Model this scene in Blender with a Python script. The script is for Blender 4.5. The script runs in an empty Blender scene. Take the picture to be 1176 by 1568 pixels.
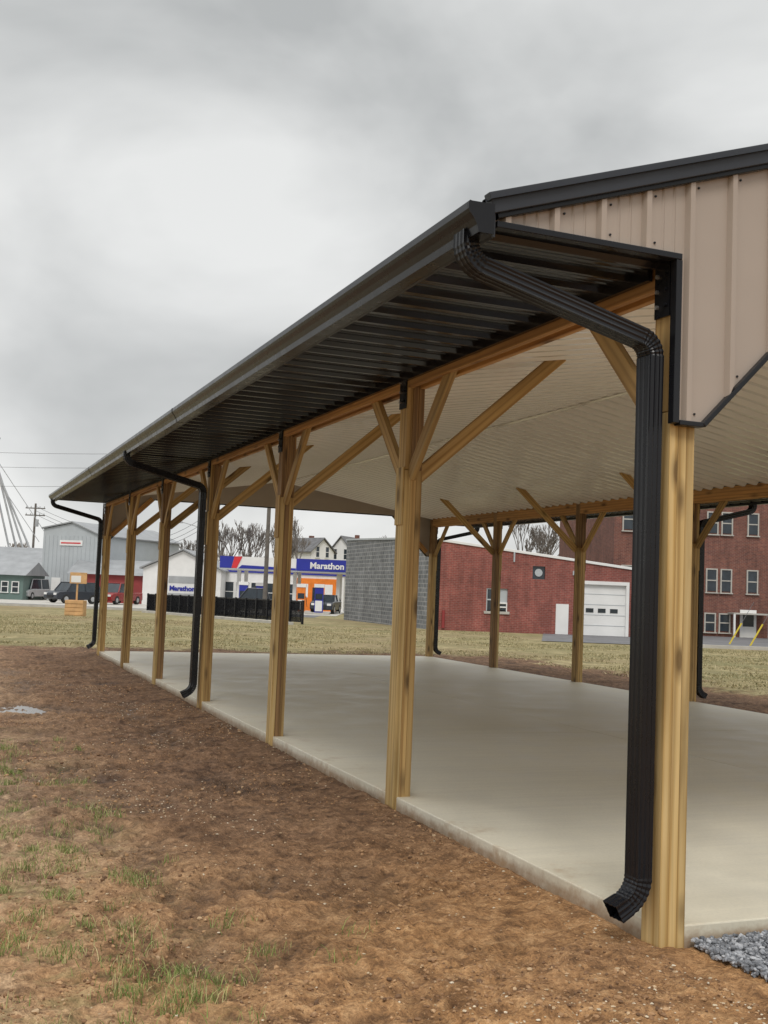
import bpy, math, random
import numpy as np
from mathutils import Vector, Matrix
random.seed(7); rng=np.random.default_rng(11)
S=bpy.context.scene
COL=S.collection
TH=math.radians(21.7); CT,ST=math.cos(TH),math.sin(TH)
def T(R,D): return (R*CT+D*ST, D*CT-R*ST)
def drop(D): return -.0082*(np.clip(D,22,160)-22)

# ------------------------------------------------------------ materials
class G:
    def __init__(s,name):
        s.m=bpy.data.materials.new(name); s.m.use_nodes=True; s.t=s.m.node_tree; s.n=s.t.nodes
        s.b=s.n['Principled BSDF']; s.l=s.t.links
    def N(s,t,**k):
        n=s.n.new(t)
        for a,b in k.items(): setattr(n,a,b)
        return n
    def L(s,a,b): s.l.new(a,b)
    def coord(s,scale=(1,1,1),kind='Object',rand=False):
        tc=s.N('ShaderNodeTexCoord'); mp=s.N('ShaderNodeMapping'); mp.inputs['Scale'].default_value=scale
        src=tc.outputs[kind]
        if rand:
            oi=s.N('ShaderNodeObjectInfo'); mu=s.N('ShaderNodeMath',operation='MULTIPLY'); mu.inputs[1].default_value=37.
            s.L(oi.outputs['Random'],mu.inputs[0])
            ad=s.N('ShaderNodeVectorMath',operation='ADD'); s.L(src,ad.inputs[0]); s.L(mu.outputs[0],ad.inputs[1]); src=ad.outputs[0]
        s.L(src,mp.inputs[0]); return mp.outputs[0]
    def noise(s,v,scale,detail=6,rough=.6,dist=0):
        n=s.N('ShaderNodeTexNoise'); n.inputs['Scale'].default_value=scale; n.inputs['Detail'].default_value=detail
        n.inputs['Roughness'].default_value=rough; n.inputs['Distortion'].default_value=dist
        if v is not None: s.L(v,n.inputs['Vector'])
        return n.outputs['Fac']
    def ramp(s,f,stops,interp='LINEAR'):
        r=s.N('ShaderNodeValToRGB'); r.color_ramp.interpolation=interp; e=r.color_ramp.elements
        while len(e)<len(stops): e.new(.5)
        for i,(p,c) in enumerate(stops):
            e[i].position=p; e[i].color=(c,c,c,1) if isinstance(c,(int,float)) else (*c,1)
        s.L(f,r.inputs[0]); return r.outputs[0]
    def mix(s,f,a,b,mode='MIX'):
        n=s.N('ShaderNodeMix',data_type='RGBA',blend_type=mode)
        for i,v in ((0,f),(6,a),(7,b)):
            if isinstance(v,(int,float)): n.inputs[i].default_value=v if i==0 else (v,v,v,1)
            elif isinstance(v,tuple): n.inputs[i].default_value=(*v,1)
            else: s.L(v,n.inputs[i])
        return n.outputs[2]
    def math(s,op,a,b=0,c=None,clamp=False):
        n=s.N('ShaderNodeMath',operation=op); n.use_clamp=clamp
        for i,v in enumerate((a,b,c)):
            if v is None: continue
            if isinstance(v,(int,float)): n.inputs[i].default_value=v
            else: s.L(v,n.inputs[i])
        return n.outputs[0]
    def col(s,c):
        if isinstance(c,tuple): s.b.inputs['Base Color'].default_value=(*c,1)
        else: s.L(c,s.b.inputs['Base Color'])
    def rough(s,r):
        if isinstance(r,(int,float)): s.b.inputs['Roughness'].default_value=r
        else: s.L(r,s.b.inputs['Roughness'])
    def bump(s,h,st,dist=.01):
        b=s.N('ShaderNodeBump'); b.inputs['Strength'].default_value=st; b.inputs['Distance'].default_value=dist
        s.L(h,b.inputs['Height']); s.L(b.outputs[0],s.b.inputs['Normal'])
def simple(name,c,var=.12,scale=3,rough=.6,metal=0,bump=0,spec=.5):
    g=G(name); v=g.coord(); n=g.noise(v,scale,3)
    a=tuple(x*(1-var) for x in c); b=tuple(min(1,x*(1+var)) for x in c)
    g.col(g.ramp(n,[(.3,a),(.7,b)])); g.rough(rough); g.b.inputs['Metallic'].default_value=metal
    g.b.inputs['Specular IOR Level'].default_value=spec
    if bump: g.bump(g.noise(v,scale*12,3),bump,.01)
    return g.m
def wood(name,dark,mid,light,rough=.7):
    g=G(name); v=g.coord((1,1,1),rand=True)
    mp=g.N('ShaderNodeMapping'); mp.inputs['Scale'].default_value=(24,24,.7); g.L(v,mp.inputs[0])
    n1=g.noise(mp.outputs[0],1.0,5,.62,.8)
    mp2=g.N('ShaderNodeMapping'); mp2.inputs['Scale'].default_value=(6,6,.42); g.L(v,mp2.inputs[0])
    n2=g.noise(mp2.outputs[0],1.3,3,.5,1.2)
    w=g.N('ShaderNodeTexWave',wave_type='RINGS',rings_direction='Z'); w.inputs['Scale'].default_value=1.6; w.inputs['Distortion'].default_value=5
    w.inputs['Detail'].default_value=2; w.inputs['Detail Scale'].default_value=.7; g.L(mp2.outputs[0],w.inputs['Vector'])
    base=g.ramp(n1,[(.24,dark),(.42,mid),(.66,light)])
    base=g.mix(.45,base,g.ramp(w.outputs['Fac'],[(.0,dark),(.22,mid),(.75,light)]))
    blot=g.ramp(n2,[(.3,.68),(.6,1.1)])
    base=g.mix(1.,base,blot,'MULTIPLY')
    mp3=g.N('ShaderNodeMapping'); mp3.inputs['Scale'].default_value=(7,7,2.4); g.L(v,mp3.inputs[0])
    vo=g.N('ShaderNodeTexVoronoi'); vo.inputs['Scale'].default_value=1.; g.L(mp3.outputs[0],vo.inputs['Vector'])
    k=g.ramp(vo.outputs['Distance'],[(.09,1.),(.17,.45),(.28,0.)])
    base=g.mix(g.math('MULTIPLY',k,.85),base,tuple(x*.4 for x in dark))
    oi=g.N('ShaderNodeObjectInfo'); rr=g.ramp(oi.outputs['Random'],[(0,.8),(1,1.1)])
    g.col(g.mix(1.,base,rr,'MULTIPLY')); g.rough(rough); g.bump(n1,.3,.004)
    return g.m
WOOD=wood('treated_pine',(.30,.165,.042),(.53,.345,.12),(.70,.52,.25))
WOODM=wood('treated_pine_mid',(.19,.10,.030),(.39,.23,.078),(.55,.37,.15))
WOODD=wood('shaded_brown_pine',(.10,.048,.02),(.215,.118,.045),(.34,.20,.085))
WOODO=wood('header_pine',(.22,.095,.03),(.42,.20,.062),(.56,.31,.11))
def metal(name,c,rough,var=.1,spec=.5,bump=.12):
    g=G(name); v=g.coord(); n=g.noise(v,1.3,3); n2=g.noise(v,9,4)
    a=tuple(x*(1-var) for x in c); b=tuple(x*(1+var) for x in c)
    g.col(g.ramp(n,[(.3,a),(.7,b)])); g.rough(g.ramp(n2,[(.3,rough*.85),(.7,rough*1.2)])); g.b.inputs['Specular IOR Level'].default_value=spec
    if bump: g.bump(n,bump,.01)
    return g.m
BLK=metal('black_painted_steel',(.008,.0085,.011),.28,.2,.34)
CHAR=metal('charcoal_trim',(.022,.025,.033),.42,.15)
SOF=metal('black_soffit_steel',(.009,.009,.012),.20,.2,.55)
TAN=metal('taupe_painted_steel',(.38,.32,.27),.34,.04,.5,.05)
CEIL=metal('white_liner_steel',(.82,.80,.76),.16,.03,.6,0)
BOLT=simple('galvanised',(.45,.45,.46),.2,40,.35,.8)
WHITE=simple('white_paint',(.74,.74,.73),.06,1,.5)
GREYP=simple('grey_siding',(.42,.45,.47),.08,.6,.55)
def conc():
    g=G('concrete'); v=g.coord()
    a=g.noise(v,.35,4,.55,.5); b=g.noise(v,2.4,5,.65); c=g.noise(v,60,3,.6)
    mp=g.N('ShaderNodeMapping'); mp.inputs['Scale'].default_value=(.5,9,1); g.L(v,mp.inputs[0]); tr=g.noise(mp.outputs[0],1.5,4,.6,.4)
    col=g.ramp(a,[(.3,(.64,.59,.465)),(.5,(.71,.665,.54)),(.7,(.77,.73,.61))])
    col=g.mix(1.,col,g.ramp(b,[(.3,.92),(.7,1.03)]),'MULTIPLY')
    col=g.mix(1.,col,g.ramp(tr,[(.3,.94),(.7,1.02)]),'MULTIPLY')
    col=g.mix(1.,col,g.ramp(c,[(.25,.93),(.6,1.01)]),'MULTIPLY')
    sp=g.N('ShaderNodeSeparateXYZ'); g.L(v,sp.inputs[0])
    st=g.math('ADD',g.math('MULTIPLY_ADD',sp.outputs[2],-22,1.62,True),g.math('MULTIPLY_ADD',g.noise(v,14,4,.7),1.6,-1.0),None,True)
    st=g.math('MULTIPLY',st,g.math('LESS_THAN',sp.outputs[2],.080))
    col=g.mix(g.math('MULTIPLY',st,.85),col,(.30,.19,.11))
    # tracked-in mud along the slab rim
    rim=g.math('MULTIPLY',g.math('MULTIPLY_ADD',sp.outputs[0],-3.2,10.7,True),g.ramp(g.noise(v,3.5,5,.75),[(.52,0.),(.68,.55)]))
    col=g.mix(rim,col,(.42,.29,.17))
    g.col(col); g.rough(g.ramp(b,[(.35,.38),(.65,.58)])); g.bump(c,.12,.004); return g.m
CONC=conc()
KERB=simple('kerb_concrete',(.44,.42,.38),.12,2,.8,0,.3)
ASPH=simple('asphalt',(.13,.13,.135),.25,1.2,.75,0,.4)
def brick(name,c1,c2,mortar,w=.215,h=.075,off=.5,msz=.01,axis=None):
    g=G(name); tc=g.N('ShaderNodeTexCoord'); sp=g.N('ShaderNodeSeparateXYZ'); g.L(tc.outputs['Object'],sp.inputs[0])
    cb=g.N('ShaderNodeCombineXYZ'); g.L(g.math('ADD',sp.outputs[0],sp.outputs[1]),cb.inputs[0]); g.L(sp.outputs[2],cb.inputs[1])
    b=g.N('ShaderNodeTexBrick'); g.L(cb.outputs[0],b.inputs['Vector'])
    b.inputs['Scale'].default_value=1; b.inputs['Brick Width'].default_value=w; b.inputs['Row Height'].default_value=h
    b.inputs['Mortar Size'].default_value=msz; b.inputs['Color1'].default_value=(*c1,1); b.inputs['Color2'].default_value=(*c2,1); b.inputs['Mortar'].default_value=(*mortar,1)
    n=g.noise(tc.outputs['Object'],.7,5,.65); 
    mp=g.N('ShaderNodeMapping'); mp.inputs['Scale'].default_value=(3,3,.35); g.L(tc.outputs['Object'],mp.inputs[0]); n3=g.noise(mp.outputs[0],1.3,4,.65)
    n2=g.noise(tc.outputs['Object'],5,3,.65)
    c=g.mix(1.,b.outputs['Color'],g.ramp(n,[(.3,.72),(.7,1.15)]),'MULTIPLY')
    c=g.mix(1.,c,g.ramp(n2,[(.3,.8),(.7,1.15)]),'MULTIPLY')
    c=g.mix(1.,c,g.ramp(n3,[(.3,.75),(.6,1.08)]),'MULTIPLY')
    g.col(c); g.rough(.85); g.bump(b.outputs['Fac'],-.3,.01); return g.m
BRICK=brick('red_painted_brick',(.30,.08,.06),(.22,.058,.045),(.28,.14,.12),.23,.08,.5,.012)
BRICK2=brick('old_red_brick',(.22,.075,.05),(.14,.05,.04),(.22,.14,.11))
CMU=brick('grey_block',(.23,.24,.255),(.14,.15,.16),(.34,.34,.34),.42,.21,.5,.025)
GLASS=simple('dark_glass',(.03,.04,.05),.3,2,.08)
ROOFG=simple('grey_metal_roof',(.27,.28,.29),.15,1,.5)
SHING=simple('shingles',(.13,.13,.135),.3,2,.8)
TEAL=simple('teal_siding',(.12,.18,.165),.1,1,.6)
REDS=simple('barn_red',(.26,.035,.035),.15,1,.6)
BLUE=simple('royal_blue',(.02,.03,.30),.1,1,.4)
ORNG=simple('orange_panel',(.75,.2,.02),.15,2,.5)
REDP=simple('red_paint',(.6,.03,.04),.1,1,.4)
TIRE=simple('tyre_rubber',(.02,.02,.02),.2,3,.8)
CARW=simple('silver_car_paint',(.42,.43,.44),.04,1,.25)
CARK=simple('dark_car_paint',(.03,.035,.045),.1,1,.2)
CARR=simple('red_car_paint',(.25,.02,.02),.1,1,.2)
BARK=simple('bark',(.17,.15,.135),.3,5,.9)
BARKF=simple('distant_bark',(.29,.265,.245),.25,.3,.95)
POLEM=simple('pole_wood',(.14,.125,.11),.25,3,.9)
WIRE=simple('wire',(.14,.14,.145),.1,1,.6)
YEL=simple('yellow_plastic',(.65,.5,.04),.1,1,.5)
PLY=simple('plywood',(.55,.33,.15),.2,3,.7)
STEELG=simple('weathered_steel',(.36,.37,.38),.2,1,.6)

# ------------------------------------------------------------ mesh helpers
def empty(name,loc=(0,0,0),rz=0):
    o=bpy.data.objects.new(name,None); o.location=loc; o.rotation_euler=(0,0,rz); o.empty_display_size=.2; COL.objects.link(o); return o
class MB:
    def __init__(s): s.v=[]; s.f=[]; s.mi=[]; s.mats=[]
    def m(s,mat):
        if mat not in s.mats: s.mats.append(mat)
        return s.mats.index(mat)
    def add(s,vs,fs,mat):
        o=len(s.v); s.v+= [tuple(p) for p in vs]; k=s.m(mat)
        for f in fs: s.f.append([i+o for i in f]); s.mi.append(k)
    def box(s,a,b,mat):
        x0,y0,z0=a; x1,y1,z1=b
        s.add([(x0,y0,z0),(x1,y0,z0),(x1,y1,z0),(x0,y1,z0),(x0,y0,z1),(x1,y0,z1),(x1,y1,z1),(x0,y1,z1)],
              [(0,3,2,1),(4,5,6,7),(0,1,5,4),(1,2,6,5),(2,3,7,6),(3,0,4,7)],mat)
    def beam(s,p,q,w,h,mat,up=(0,0,1)):
        p=Vector(p);q=Vector(q);d=(q-p).normalized();u=Vector(up)
        if abs(d.dot(u))>.99: u=Vector((1,0,0))
        x=d.cross(u).normalized(); z=x.cross(d).normalized()
        vs=[]
        for c in (p,q):
            for a,b in ((-1,-1),(1,-1),(1,1),(-1,1)): vs.append(c+x*a*w/2+z*b*h/2)
        s.add(vs,[(0,1,2,3),(7,6,5,4),(0,4,5,1),(1,5,6,2),(2,6,7,3),(3,7,4,0)],mat)
    def prism(s,poly,axis,a,b,mat):
        n=len(poly)
        def P(p,t): return (p[0],t,p[1]) if axis=='y' else ((t,p[0],p[1]) if axis=='x' else (p[0],p[1],t))
        vs=[P(p,a) for p in poly]+[P(p,b) for p in poly]
        fs=[list(range(n)),list(range(2*n-1,n-1,-1))]+[(i,(i+1)%n,(i+1)%n+n,i+n) for i in range(n)]
        s.add(vs,fs,mat)
    def cyl(s,p,q,r0,r1,mat,n=12):
        p=Vector(p);q=Vector(q);d=(q-p).normalized();u=Vector((0,0,1)) if abs(d.z)<.9 else Vector((1,0,0))
        x=d.cross(u).normalized();y=d.cross(x)
        vs=[p+(x*math.cos(6.28318*i/n)+y*math.sin(6.28318*i/n))*r0 for i in range(n)]+[q+(x*math.cos(6.28318*i/n)+y*math.sin(6.28318*i/n))*r1 for i in range(n)]
        s.add(vs,[list(range(n)),list(range(2*n-1,n-1,-1))]+[(i,(i+1)%n,(i+1)%n+n,i+n) for i in range(n)],mat)
    def build(s,name,parent=None,bevel=0,smooth=False,loc=None,rz=0):
        me=bpy.data.meshes.new(name); me.from_pydata(s.v,[],s.f)
        for m in s.mats: me.materials.append(m)
        me.polygons.foreach_set('material_index',s.mi)
        import bmesh
        bm=bmesh.new(); bm.from_mesh(me); bmesh.ops.recalc_face_normals(bm,faces=bm.faces); bm.to_mesh(me); bm.free()
        if smooth: me.polygons.foreach_set('use_smooth',[True]*len(me.polygons))
        o=bpy.data.objects.new(name,me); COL.objects.link(o)
        if parent: o.parent=parent
        if loc: o.location=loc
        o.rotation_euler=(0,0,rz)
        if bevel:
            b=o.modifiers.new('b','BEVEL'); b.width=bevel; b.segments=2; b.limit_method='ANGLE'
        return o
def npmesh(name,V,F,mat,smooth=False):
    V=np.asarray(V,dtype=np.float32);F=np.asarray(F,dtype=np.int32); k=F.shape[1]
    me=bpy.data.meshes.new(name); me.vertices.add(len(V)); me.vertices.foreach_set('co',V.ravel())
    me.loops.add(F.size); me.loops.foreach_set('vertex_index',F.ravel())
    me.polygons.add(len(F)); me.polygons.foreach_set('loop_start',np.arange(len(F),dtype=np.int32)*k)
    me.polygons.foreach_set('loop_total',np.full(len(F),k,dtype=np.int32))
    me.update(calc_edges=True); me.validate()
    me.polygons.foreach_set('use_smooth',[smooth]*len(me.polygons))
    me.materials.append(mat); o=bpy.data.objects.new(name,me); COL.objects.link(o); return o
def timber(name,parent,p,q,w,d,mat,hint=(1,0,0)):
    p=Vector(p);q=Vector(q);L=(q-p).length;z=(q-p).normalized();h=Vector(hint)
    y=z.cross(h).normalized();x=y.cross(z).normalized()
    mb=MB(); mb.box((-w/2,-d/2,0),(w/2,d/2,L),mat); o=mb.build(name,parent,bevel=.003)
    M=Matrix((x,y,z)).transposed().to_4x4(); M.translation=p; o.matrix_local=M; return o

# ------------------------------------------------------------ terrain
def h2(ix,iy,seed):
    n=(ix.astype(np.int64)*374761393+iy.astype(np.int64)*668265263+seed*982451653)&0xffffffff
    n=((n^(n>>13))*1274126177)&0xffffffff
    return ((n^(n>>16))&0xffff)/65535.
def vn(x,y,seed=0):
    ix=np.floor(x);iy=np.floor(y);fx=x-ix;fy=y-iy;fx=fx*fx*(3-2*fx);fy=fy*fy*(3-2*fy)
    a=h2(ix,iy,seed);b=h2(ix+1,iy,seed);c=h2(ix,iy+1,seed);d=h2(ix+1,iy+1,seed)
    return (a*(1-fx)+b*fx)*(1-fy)+(c*(1-fx)+d*fx)*fy-.5
def sm(x,a,b):
    t=np.clip((x-a)/(b-a),0,1);return t*t*(3-2*t)
PUD=(0.35,13.2)
YS=[4.09+2.99*i for i in range(7)]; YE=YS[6]
def gz(x,y):
    x=np.asarray(x,float);y=np.asarray(y,float)
    rot=.6; u=x*math.cos(rot)+y*math.sin(rot); v=-x*math.sin(rot)+y*math.cos(rot)
    uw=u+.25*vn(v*2.1,u*2.1,41); vw=v+.25*vn(u*2.3,v*2.3,42)
    lump=np.maximum(0,.6+1.7*vn(x*1.1,y*1.1,9))
    r=1-np.abs(2*vn(uw*5,vw*5,13)); r2=1-np.abs(2*vn(vw*11,uw*11,14)); r3=1-np.abs(2*vn(uw*23,vw*23,15))
    z=.045*vn(u*.9,v*.9,1)+.04*vn(v*2.7,u*2.7,2)+.042*(r-.6)*lump+.036*(r2-.6)*np.maximum(0,.65+1.6*vn(x*2,y*2,8))+.019*(r3-.6)+.014*vn(u*41,v*41,6)
    for rx in (1.05,2.15):
        z=z-.022*np.exp(-((x-rx-.10*np.sin(y*.45))/.13)**2)*(.6+vn(x*.3,y*.7,19))
    m=sm(x,-11,-9)*(1-sm(x,12.5,14))*(1-sm(y,25,28))
    inside=sm(x,2.9,2.98)*(1-sm(x,9.97,10.05))*sm(y,4.0,4.06)*(1-sm(y,YE+.06,YE+.1))
    edge=sm(x,2.3,2.9)*(1-sm(x,10.05,10.6))*sm(y,3.5,4.0)*(1-sm(y,YE+.1,YE+.6))
    z=z*m*(1-.6*edge)
    z=z+.028*np.exp(-((x-2.9)/.18)**2)*m*sm(y,3.6,4.6)
    z=z*(1-inside)-.015*inside
    e=((x-PUD[0])/1.5)**2+((y-PUD[1])/.9)**2
    z=z-.055*np.exp(-e*1.1)
    return z+drop(y*CT+x*ST)
def axis(segs):
    out=[segs[0][0]]
    for a,b,st0,st1 in segs:
        p=a
        while p<b-1e-6:
            t=(p-a)/(b-a); st=st0+(st1-st0)*t; p=min(b,p+st); out.append(p)
    return np.unique(np.round(np.array(out),4))
gx=axis([(-3000,-200,900,300),(-200,-12,40,3),(-12,-3,.35,.05),(-3,3.3,.025,.020),(3.3,13,.12,.25),(13,200,3,25),(200,3000,300,900)])
gy=axis([(-400,-10,150,10),(-10,2.6,2,.1),(2.6,10,.019,.045),(10,27,.045,.16),(27,200,2,15),(200,4000,200,900)])
X,Y=np.meshgrid(gx,gy); Z=gz(X,Y)
V=np.stack([X,Y,Z],-1).reshape(-1,3); nx,ny=len(gx),len(gy)
I=np.arange(nx*ny).reshape(ny,nx); F=np.stack([I[:-1,:-1],I[:-1,1:],I[1:,1:],I[1:,:-1]],-1).reshape(-1,4)
def ground_mat():
    g=G('soil_and_grass'); tc=g.N('ShaderNodeTexCoord'); v=tc.outputs['Object']
    sp=g.N('ShaderNodeSeparateXYZ'); g.L(v,sp.inputs[0]); x,y,z=sp.outputs
    nb=g.noise(v,.45,4,.65); nm=g.noise(v,2.2,6,.7,.4); nf=g.noise(v,11,5,.72,.3); nff=g.noise(v,55,3,.7); nl=g.noise(v,.12,3,.5)
    soil=g.ramp(nm,[(.28,(.10,.056,.032)),(.42,(.18,.100,.055)),(.55,(.27,.155,.085)),(.70,(.38,.235,.13))])
    orange=g.ramp(nf,[(.3,(.28,.13,.046)),(.5,(.50,.26,.098)),(.7,(.62,.38,.18))])
    near=g.math('MULTIPLY_ADD',y,-.17,1.42,True)
    near=g.math('ADD',near,g.math('MULTIPLY_ADD',nb,1.8,-.90),None,True)
    soil=g.mix(g.math('MULTIPLY',near,.85),soil,orange)
    pale=g.math('MULTIPLY',g.math('MULTIPLY_ADD',x,-.6,1.0,True),g.ramp(nb,[(.40,0.),(.56,1.)]))
    soil=g.mix(g.math('MULTIPLY',pale,.7),soil,g.ramp(nf,[(.3,(.34,.23,.135)),(.6,(.54,.41,.28))]))
    bf=g.math('MULTIPLY',g.math('MULTIPLY_ADD',g.math('ADD',x,g.math('MULTIPLY_ADD',nb,1.6,-.8)),1.1,-1.0,True),g.math('MULTIPLY_ADD',y,.5,-2.3,True))
    soil=g.mix(g.math('MULTIPLY',bf,.6),soil,g.ramp(nf,[(.3,(.08,.045,.028)),(.5,(.17,.098,.058)),(.7,(.29,.18,.11))]))
    # damp clumpy patches
    soil=g.mix(g.ramp(nm,[(.36,.55),(.46,0.)]),soil,g.mix(1.,soil,(.50,.46,.44),'MULTIPLY'))
    soil=g.mix(1.,soil,g.ramp(nf,[(.3,.55),(.5,.97),(.7,1.25)]),'MULTIPLY')
    soil=g.mix(1.,soil,g.ramp(nff,[(.35,.70),(.65,1.18)]),'MULTIPLY')
    soil=g.mix(g.ramp(nff,[(.64,0.),(.74,.5)]),soil,(.6,.46,.3))
    low=g.math('MULTIPLY',g.math('LESS_THAN',y,20.),1.)
    damp=g.math('MULTIPLY',g.math('MULTIPLY_ADD',z,-22,-.15,True),low)
    soil=g.mix(damp,soil,g.mix(1.,soil,.5,'MULTIPLY'))
    turf=g.ramp(nm,[(.3,(.15,.125,.06)),(.45,(.26,.215,.105)),(.58,(.375,.31,.165)),(.72,(.47,.40,.24))])
    grn=g.ramp(nf,[(.3,(.10,.10,.035)),(.6,(.20,.19,.08))])
    turf=g.mix(g.ramp(g.noise(v,.3,4,.65),[(.42,0.),(.62,.65)]),turf,grn)
    turf=g.mix(g.ramp(nl,[(.5,0.),(.62,.4)]),turf,(.24,.165,.095))
    turf=g.mix(1.,turf,g.ramp(nf,[(.3,.7),(.7,1.2)]),'MULTIPLY')
    wob=g.math('MULTIPLY_ADD',nb,5,-2.5); wob2=g.math('MULTIPLY_ADD',nm,3,-1.5); w=g.math('ADD',wob,wob2)
    my=g.math('MULTIPLY_ADD',g.math('ADD',y,w),1.2,-1.2*24.2,True)
    mx=g.math('MULTIPLY_ADD',g.math('ADD',x,w),1.2,-1.2*12.6,True)
    ml=g.math('MULTIPLY_ADD',g.math('ADD',x,w),-1.0,-6,True)
    m=g.math('MAXIMUM',g.math('MAXIMUM',my,mx),ml)
    gp=g.math('MULTIPLY',g.math('MULTIPLY_ADD',x,-1.1,1.5,True),g.ramp(g.noise(v,2.1,4,.75),[(.50,0.),(.62,.5)]))
    gp=g.math('MULTIPLY',gp,g.math('MULTIPLY_ADD',y,-.2,2.6,True))
    m2=g.mix(gp,soil,g.ramp(nf,[(.3,(.13,.13,.045)),(.6,(.32,.28,.13))]))
    g.col(g.mix(m,m2,turf)); 
    g.rough(g.math('MULTIPLY_ADD',damp,-.45,.88))
    g.b.inputs['Specular IOR Level'].default_value=.3
    hh=g.math('ADD',g.math('MULTIPLY',nf,1.),g.math('MULTIPLY',nff,.5)); g.bump(hh,.95,.035); return g.m
ground=npmesh('ground',V,F,ground_mat(),True)

mb=MB(); n=40
mb.add([(PUD[0]+2.0*math.cos(i/n*6.2832),PUD[1]+1.25*math.sin(i/n*6.2832),-.038) for i in range(n)],[list(range(n))],None)
g=G('water'); g.col((.10,.07,.045)); g.rough(.04); g.b.inputs['Specular IOR Level'].default_value=.8
mb.mats[0]=g.m; mb.build('puddle')

ICO=[]; t=(1+5**.5)/2
for a in (-1,1):
    for b in (-t,t): ICO+= [(a,b,0),(0,a,b),(b,0,a)]
ICO=np.array(ICO)/math.hypot(1,t)
import itertools
d=np.linalg.norm(ICO[:,None]-ICO[None],axis=-1); el=d[d>.1].min()*1.05
IF=[]
for a,b,c in itertools.combinations(range(12),3):
    if d[a,b]<el and d[b,c]<el and d[a,c]<el:
        nrm=np.cross(ICO[b]-ICO[a],ICO[c]-ICO[a]); IF.append((a,b,c) if nrm.dot(ICO[a])>0 else (a,c,b))
IF=np.array(IF)
def stones(name,P,s,mat,flat=.6,sink=.25,smooth=False):
    N=len(P); ang=rng.uniform(0,6.28,N); sc=np.stack([rng.uniform(.6,1.3,N),rng.uniform(.6,1.3,N),rng.uniform(.7,1.3,N)*flat],-1)*s[:,None]
    V=ICO[None]*(1+rng.uniform(-.25,.25,(N,12,1)))
    tl=rng.normal(0,.4,N); 
    y=V[...,1]*np.cos(tl)[:,None]-V[...,2]*np.sin(tl)[:,None]; z=V[...,1]*np.sin(tl)[:,None]+V[...,2]*np.cos(tl)[:,None]
    V=np.stack([V[...,0],y,z],-1)*sc[:,None,:]
    x=V[...,0]*np.cos(ang)[:,None]-V[...,1]*np.sin(ang)[:,None]; y=V[...,0]*np.sin(ang)[:,None]+V[...,1]*np.cos(ang)[:,None]
    V=np.stack([x+P[:,0:1],y+P[:,1:2],V[...,2]+(P[:,2]+s*flat*(1-2*sink)*.5)[:,None]],-1)
    F=(IF[None]+(np.arange(N)*12)[:,None,None]).reshape(-1,3)
    return npmesh(name,V.reshape(-1,3),F,mat,smooth)
def island(name,stops,rough=.85):
    g=G(name); ge=g.N('ShaderNodeNewGeometry'); c=g.ramp(ge.outputs['Random Per Island'],stops)
    v=g.coord(); c=g.mix(1.,c,g.ramp(g.noise(v,30,2),[(.3,.75),(.7,1.15)]),'MULTIPLY'); g.col(c); g.rough(rough); return g.m
GRAV=island('grey_gravel',[(0,(.10,.105,.115)),(.5,(.24,.25,.27)),(1,(.46,.47,.49))])
CLOD=island('soil_clods',[(0,(.13,.07,.036)),(.5,(.27,.15,.073)),(.9,(.42,.25,.125)),(1,(.50,.36,.22))])
CHIP=island('pale_chips',[(0,(.36,.25,.14)),(.5,(.52,.41,.27)),(1,(.68,.60,.47))])
def onground(x,y,dz=0): return np.stack([x,y,gz(x,y)+dz],-1)
N=60000; x=rng.uniform(3.02,6.2,N); y=rng.uniform(2.0,4.03,N); k=(x>3.085+.12*vn(x*7,y*7,4)+np.maximum(0,3.55-y)*.22)&((y<4.0)|(x>3.1)); x,y=x[k],y[k]
stones('gravel_apron',np.stack([x,y,np.maximum(gz(x,y),0)*.5+rng.uniform(.008,.034,len(x))],-1),rng.uniform(.006,.014,len(x)),GRAV,.8,.2)
def dens(N,ymin,ymax,xmin,xmax,p=1.6):
    yy=ymin+(ymax-ymin)*rng.uniform(0,1,N)**p; xx=rng.uniform(xmin,xmax,N); return xx,yy
x,y=dens(46000,2.7,16,-1.5,2.9,1.8); k=vn(x*1.3,y*1.3,21)+.7*vn(x*4,y*4,22)>0.0; x,y=x[k],y[k]
stones('soil_clods',onground(x,y),np.minimum(.016,.0025+.0028*rng.exponential(1,len(x))),CLOD,.7,.35)
x,y=dens(20000,2.9,18,-1,2.9,1.5); cx=1.85+.3*np.sin(y*.6); w=np.exp(-((x-cx)/.38)**2)+.8*np.exp(-((x-2.88)/.12)**2); k=(rng.uniform(0,1,len(x))<w*1.0*np.maximum(0,1.8*vn(x*1.5,y*1.5,31)+.45)+.03); x,y=x[k],y[k]
stones('straw_and_stone_chips',onground(x,y),rng.uniform(.003,.009,len(x)),CHIP,.45,.2)

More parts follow.
